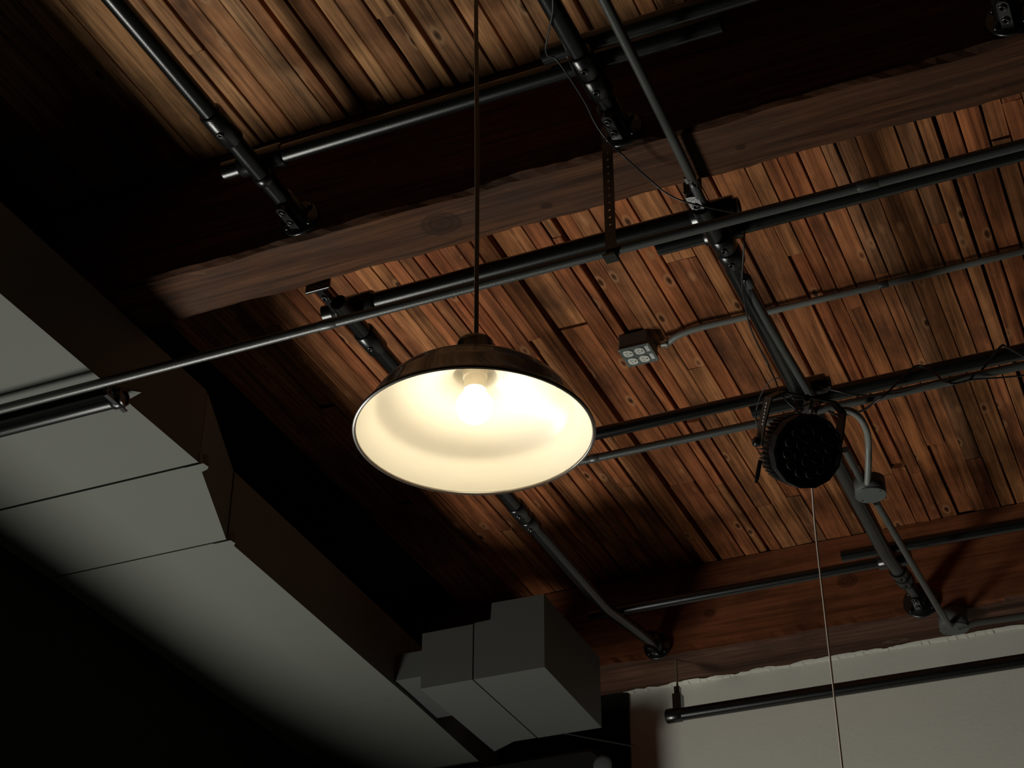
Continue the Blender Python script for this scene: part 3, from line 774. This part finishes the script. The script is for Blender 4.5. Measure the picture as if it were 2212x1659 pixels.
# ---------------------------------------------------------------- loose cables
def cable(label, pts, r=0.0022, mat=None, name='cable', cat='cable', group='thin black cables', k=7):
    o = MB().tube(spline(pts, k), r, 8).build(name, mat or M_cable, origin=pts[0])
    return tag(o, label, cat, group)
cable('thin cable looping over the cable wound pipe at top centre', [(-0.9301, 2.3564, 2.6600), (-0.9541, 2.4176, 2.6600), (-0.9792, 2.4636, 2.6650), (-1.0130, 2.5224, 2.6700), (-1.0220, 2.5550, 2.6750), (-1.0023, 2.5653, 2.6600), (-0.9957, 2.7009, 2.6600), (-0.9975, 2.7775, 2.6550), (-0.9872, 2.8235, 2.6400), (-0.9589, 2.8500, 2.6027), (-0.9318, 2.9466, 2.6000), (-0.9033, 2.9927, 2.5800), (-0.8666, 3.0151, 2.5600), (-0.8114, 3.0513, 2.5500), (-0.7729, 3.1131, 2.5700)])
cable('thin cable hanging from the upper right cross pipe', [(-0.7904, 3.2501, 2.6200), (-0.7952, 3.2520, 2.5800), (-0.8311, 3.3496, 2.5600), (-0.8506, 3.4251, 2.5600), (-0.8743, 3.5680, 2.5600), (-0.8768, 3.7126, 2.5500), (-0.8621, 3.7210, 2.5000), (-0.8388, 3.6939, 2.4200), (-0.8103, 3.7103, 2.3800), (-0.7950, 3.7236, 2.3600)])
cable('thin black loop of cable hanging left of the stage light', [(-0.8284, 3.6536, 2.4500), (-0.8573, 3.6600, 2.4500), (-0.8960, 3.7075, 2.4500), (-0.9264, 3.7675, 2.4500), (-0.9390, 3.7976, 2.4200), (-0.9488, 3.8856, 2.4000), (-0.9671, 3.9334, 2.3800), (-0.9499, 3.9307, 2.3600)], 0.0016)
cable('small cable loop below the pipe crossing above the stage light', [(-0.7812, 3.7827, 2.4800), (-0.7855, 3.8173, 2.4800), (-0.7992, 3.8193, 2.4600), (-0.8186, 3.7919, 2.4400), (-0.8383, 3.7639, 2.4400)], 0.0022)
cable('cable draped along the right cross pipe beyond the stage light', [(-0.7827, 3.9074, 2.5600), (-0.7337, 3.8984, 2.5300), (-0.6897, 3.9204, 2.5200), (-0.6270, 3.9473, 2.5200), (-0.5603, 3.9561, 2.5200), (-0.4710, 3.9432, 2.5200), (-0.4394, 3.9689, 2.5200), (-0.3920, 3.9838, 2.5300), (-0.3109, 4.0065, 2.5300), (-0.2295, 4.0246, 2.5300)], 0.0024)
cable('cable wound over the right cross pipe', [(-0.7726, 3.9387, 2.5000), (-0.7492, 3.9716, 2.5000), (-0.6923, 3.9731, 2.5000), (-0.6575, 3.9648, 2.5100), (-0.6140, 3.9454, 2.5200), (-0.5578, 3.9905, 2.6000), (-0.5277, 4.0151, 2.6300), (-0.4872, 4.0069, 2.5900), (-0.4595, 3.9908, 2.5400), (-0.4041, 3.9835, 2.5300), (-0.3711, 4.0583, 2.6000), (-0.3112, 4.0428, 2.6500), (-0.2939, 4.0502, 2.6500), (-0.2540, 4.0360, 2.6000), (-0.2137, 4.0208, 2.5500)], 0.0032)
cable('pale pull cord hanging below the stage light', [(-0.8248, 3.8684, 2.2550), (-0.836, 3.905, 2.10), (-0.834, 3.905, 1.70), (-0.830, 3.905, 0.5), (-0.830, 3.905, -0.3)], 0.0026, M_whitecord, 'pull_cord', 'cord', None)

# stay rod of the branch duct and the black cabinet by the far wall
MB().tube([(-2.1163, 5.3000, 2.3027), (-1.9054, 5.5000, 2.2897)], 0.0035, 8).build('stay_rod', M_cable, br)
sp = thing('speaker_cabinet', 'large black cabinet with rounded corner at the foot of the picture, below the boxy duct', 'speaker', (-2.55, 5.62, 1.90))
def rounded_front(x0, x1, z0, z1, rad, y, n=6):
    out = []
    for (cx, cz, a0) in ((x1 - rad, z1 - rad, 0), (x0 + rad, z1 - rad, 90), (x0 + rad, z0 + rad, 180), (x1 - rad, z0 + rad, 270)):
        for k in range(n + 1):
            a = math.radians(a0 + 90 * k / n)
            out.append((cx + rad * math.cos(a), y, cz + rad * math.sin(a)))
    return out
A = rounded_front(-3.10, -2.052, 1.45, 2.342, 0.06, 5.805)
Bq = rounded_front(-3.10, -2.052, 1.45, 2.342, 0.06, 5.585)
Cq = rounded_front(-3.085, -2.067, 1.465, 2.327, 0.05, 5.57)
n_ = len(A)
MB().add(A + Bq + Cq, [(k, (k+1) % n_, n_ + (k+1) % n_, n_ + k) for k in range(n_)] + [(n_ + k, n_ + (k+1) % n_, 2*n_ + (k+1) % n_, 2*n_ + k) for k in range(n_)] + [tuple(range(2*n_, 3*n_)), tuple(range(n_))]).build('housing', M_par, sp)
MB().lathe([(0.036, 0), (0.034, 0.003), (0.02, 0.006), (0.0001, 0.007)], 32, frame((-2.0520, 5.5700, 2.2677), (0, -1, 0), (1, 0, 0))).build('pale_disc', M_boxgrey, sp)
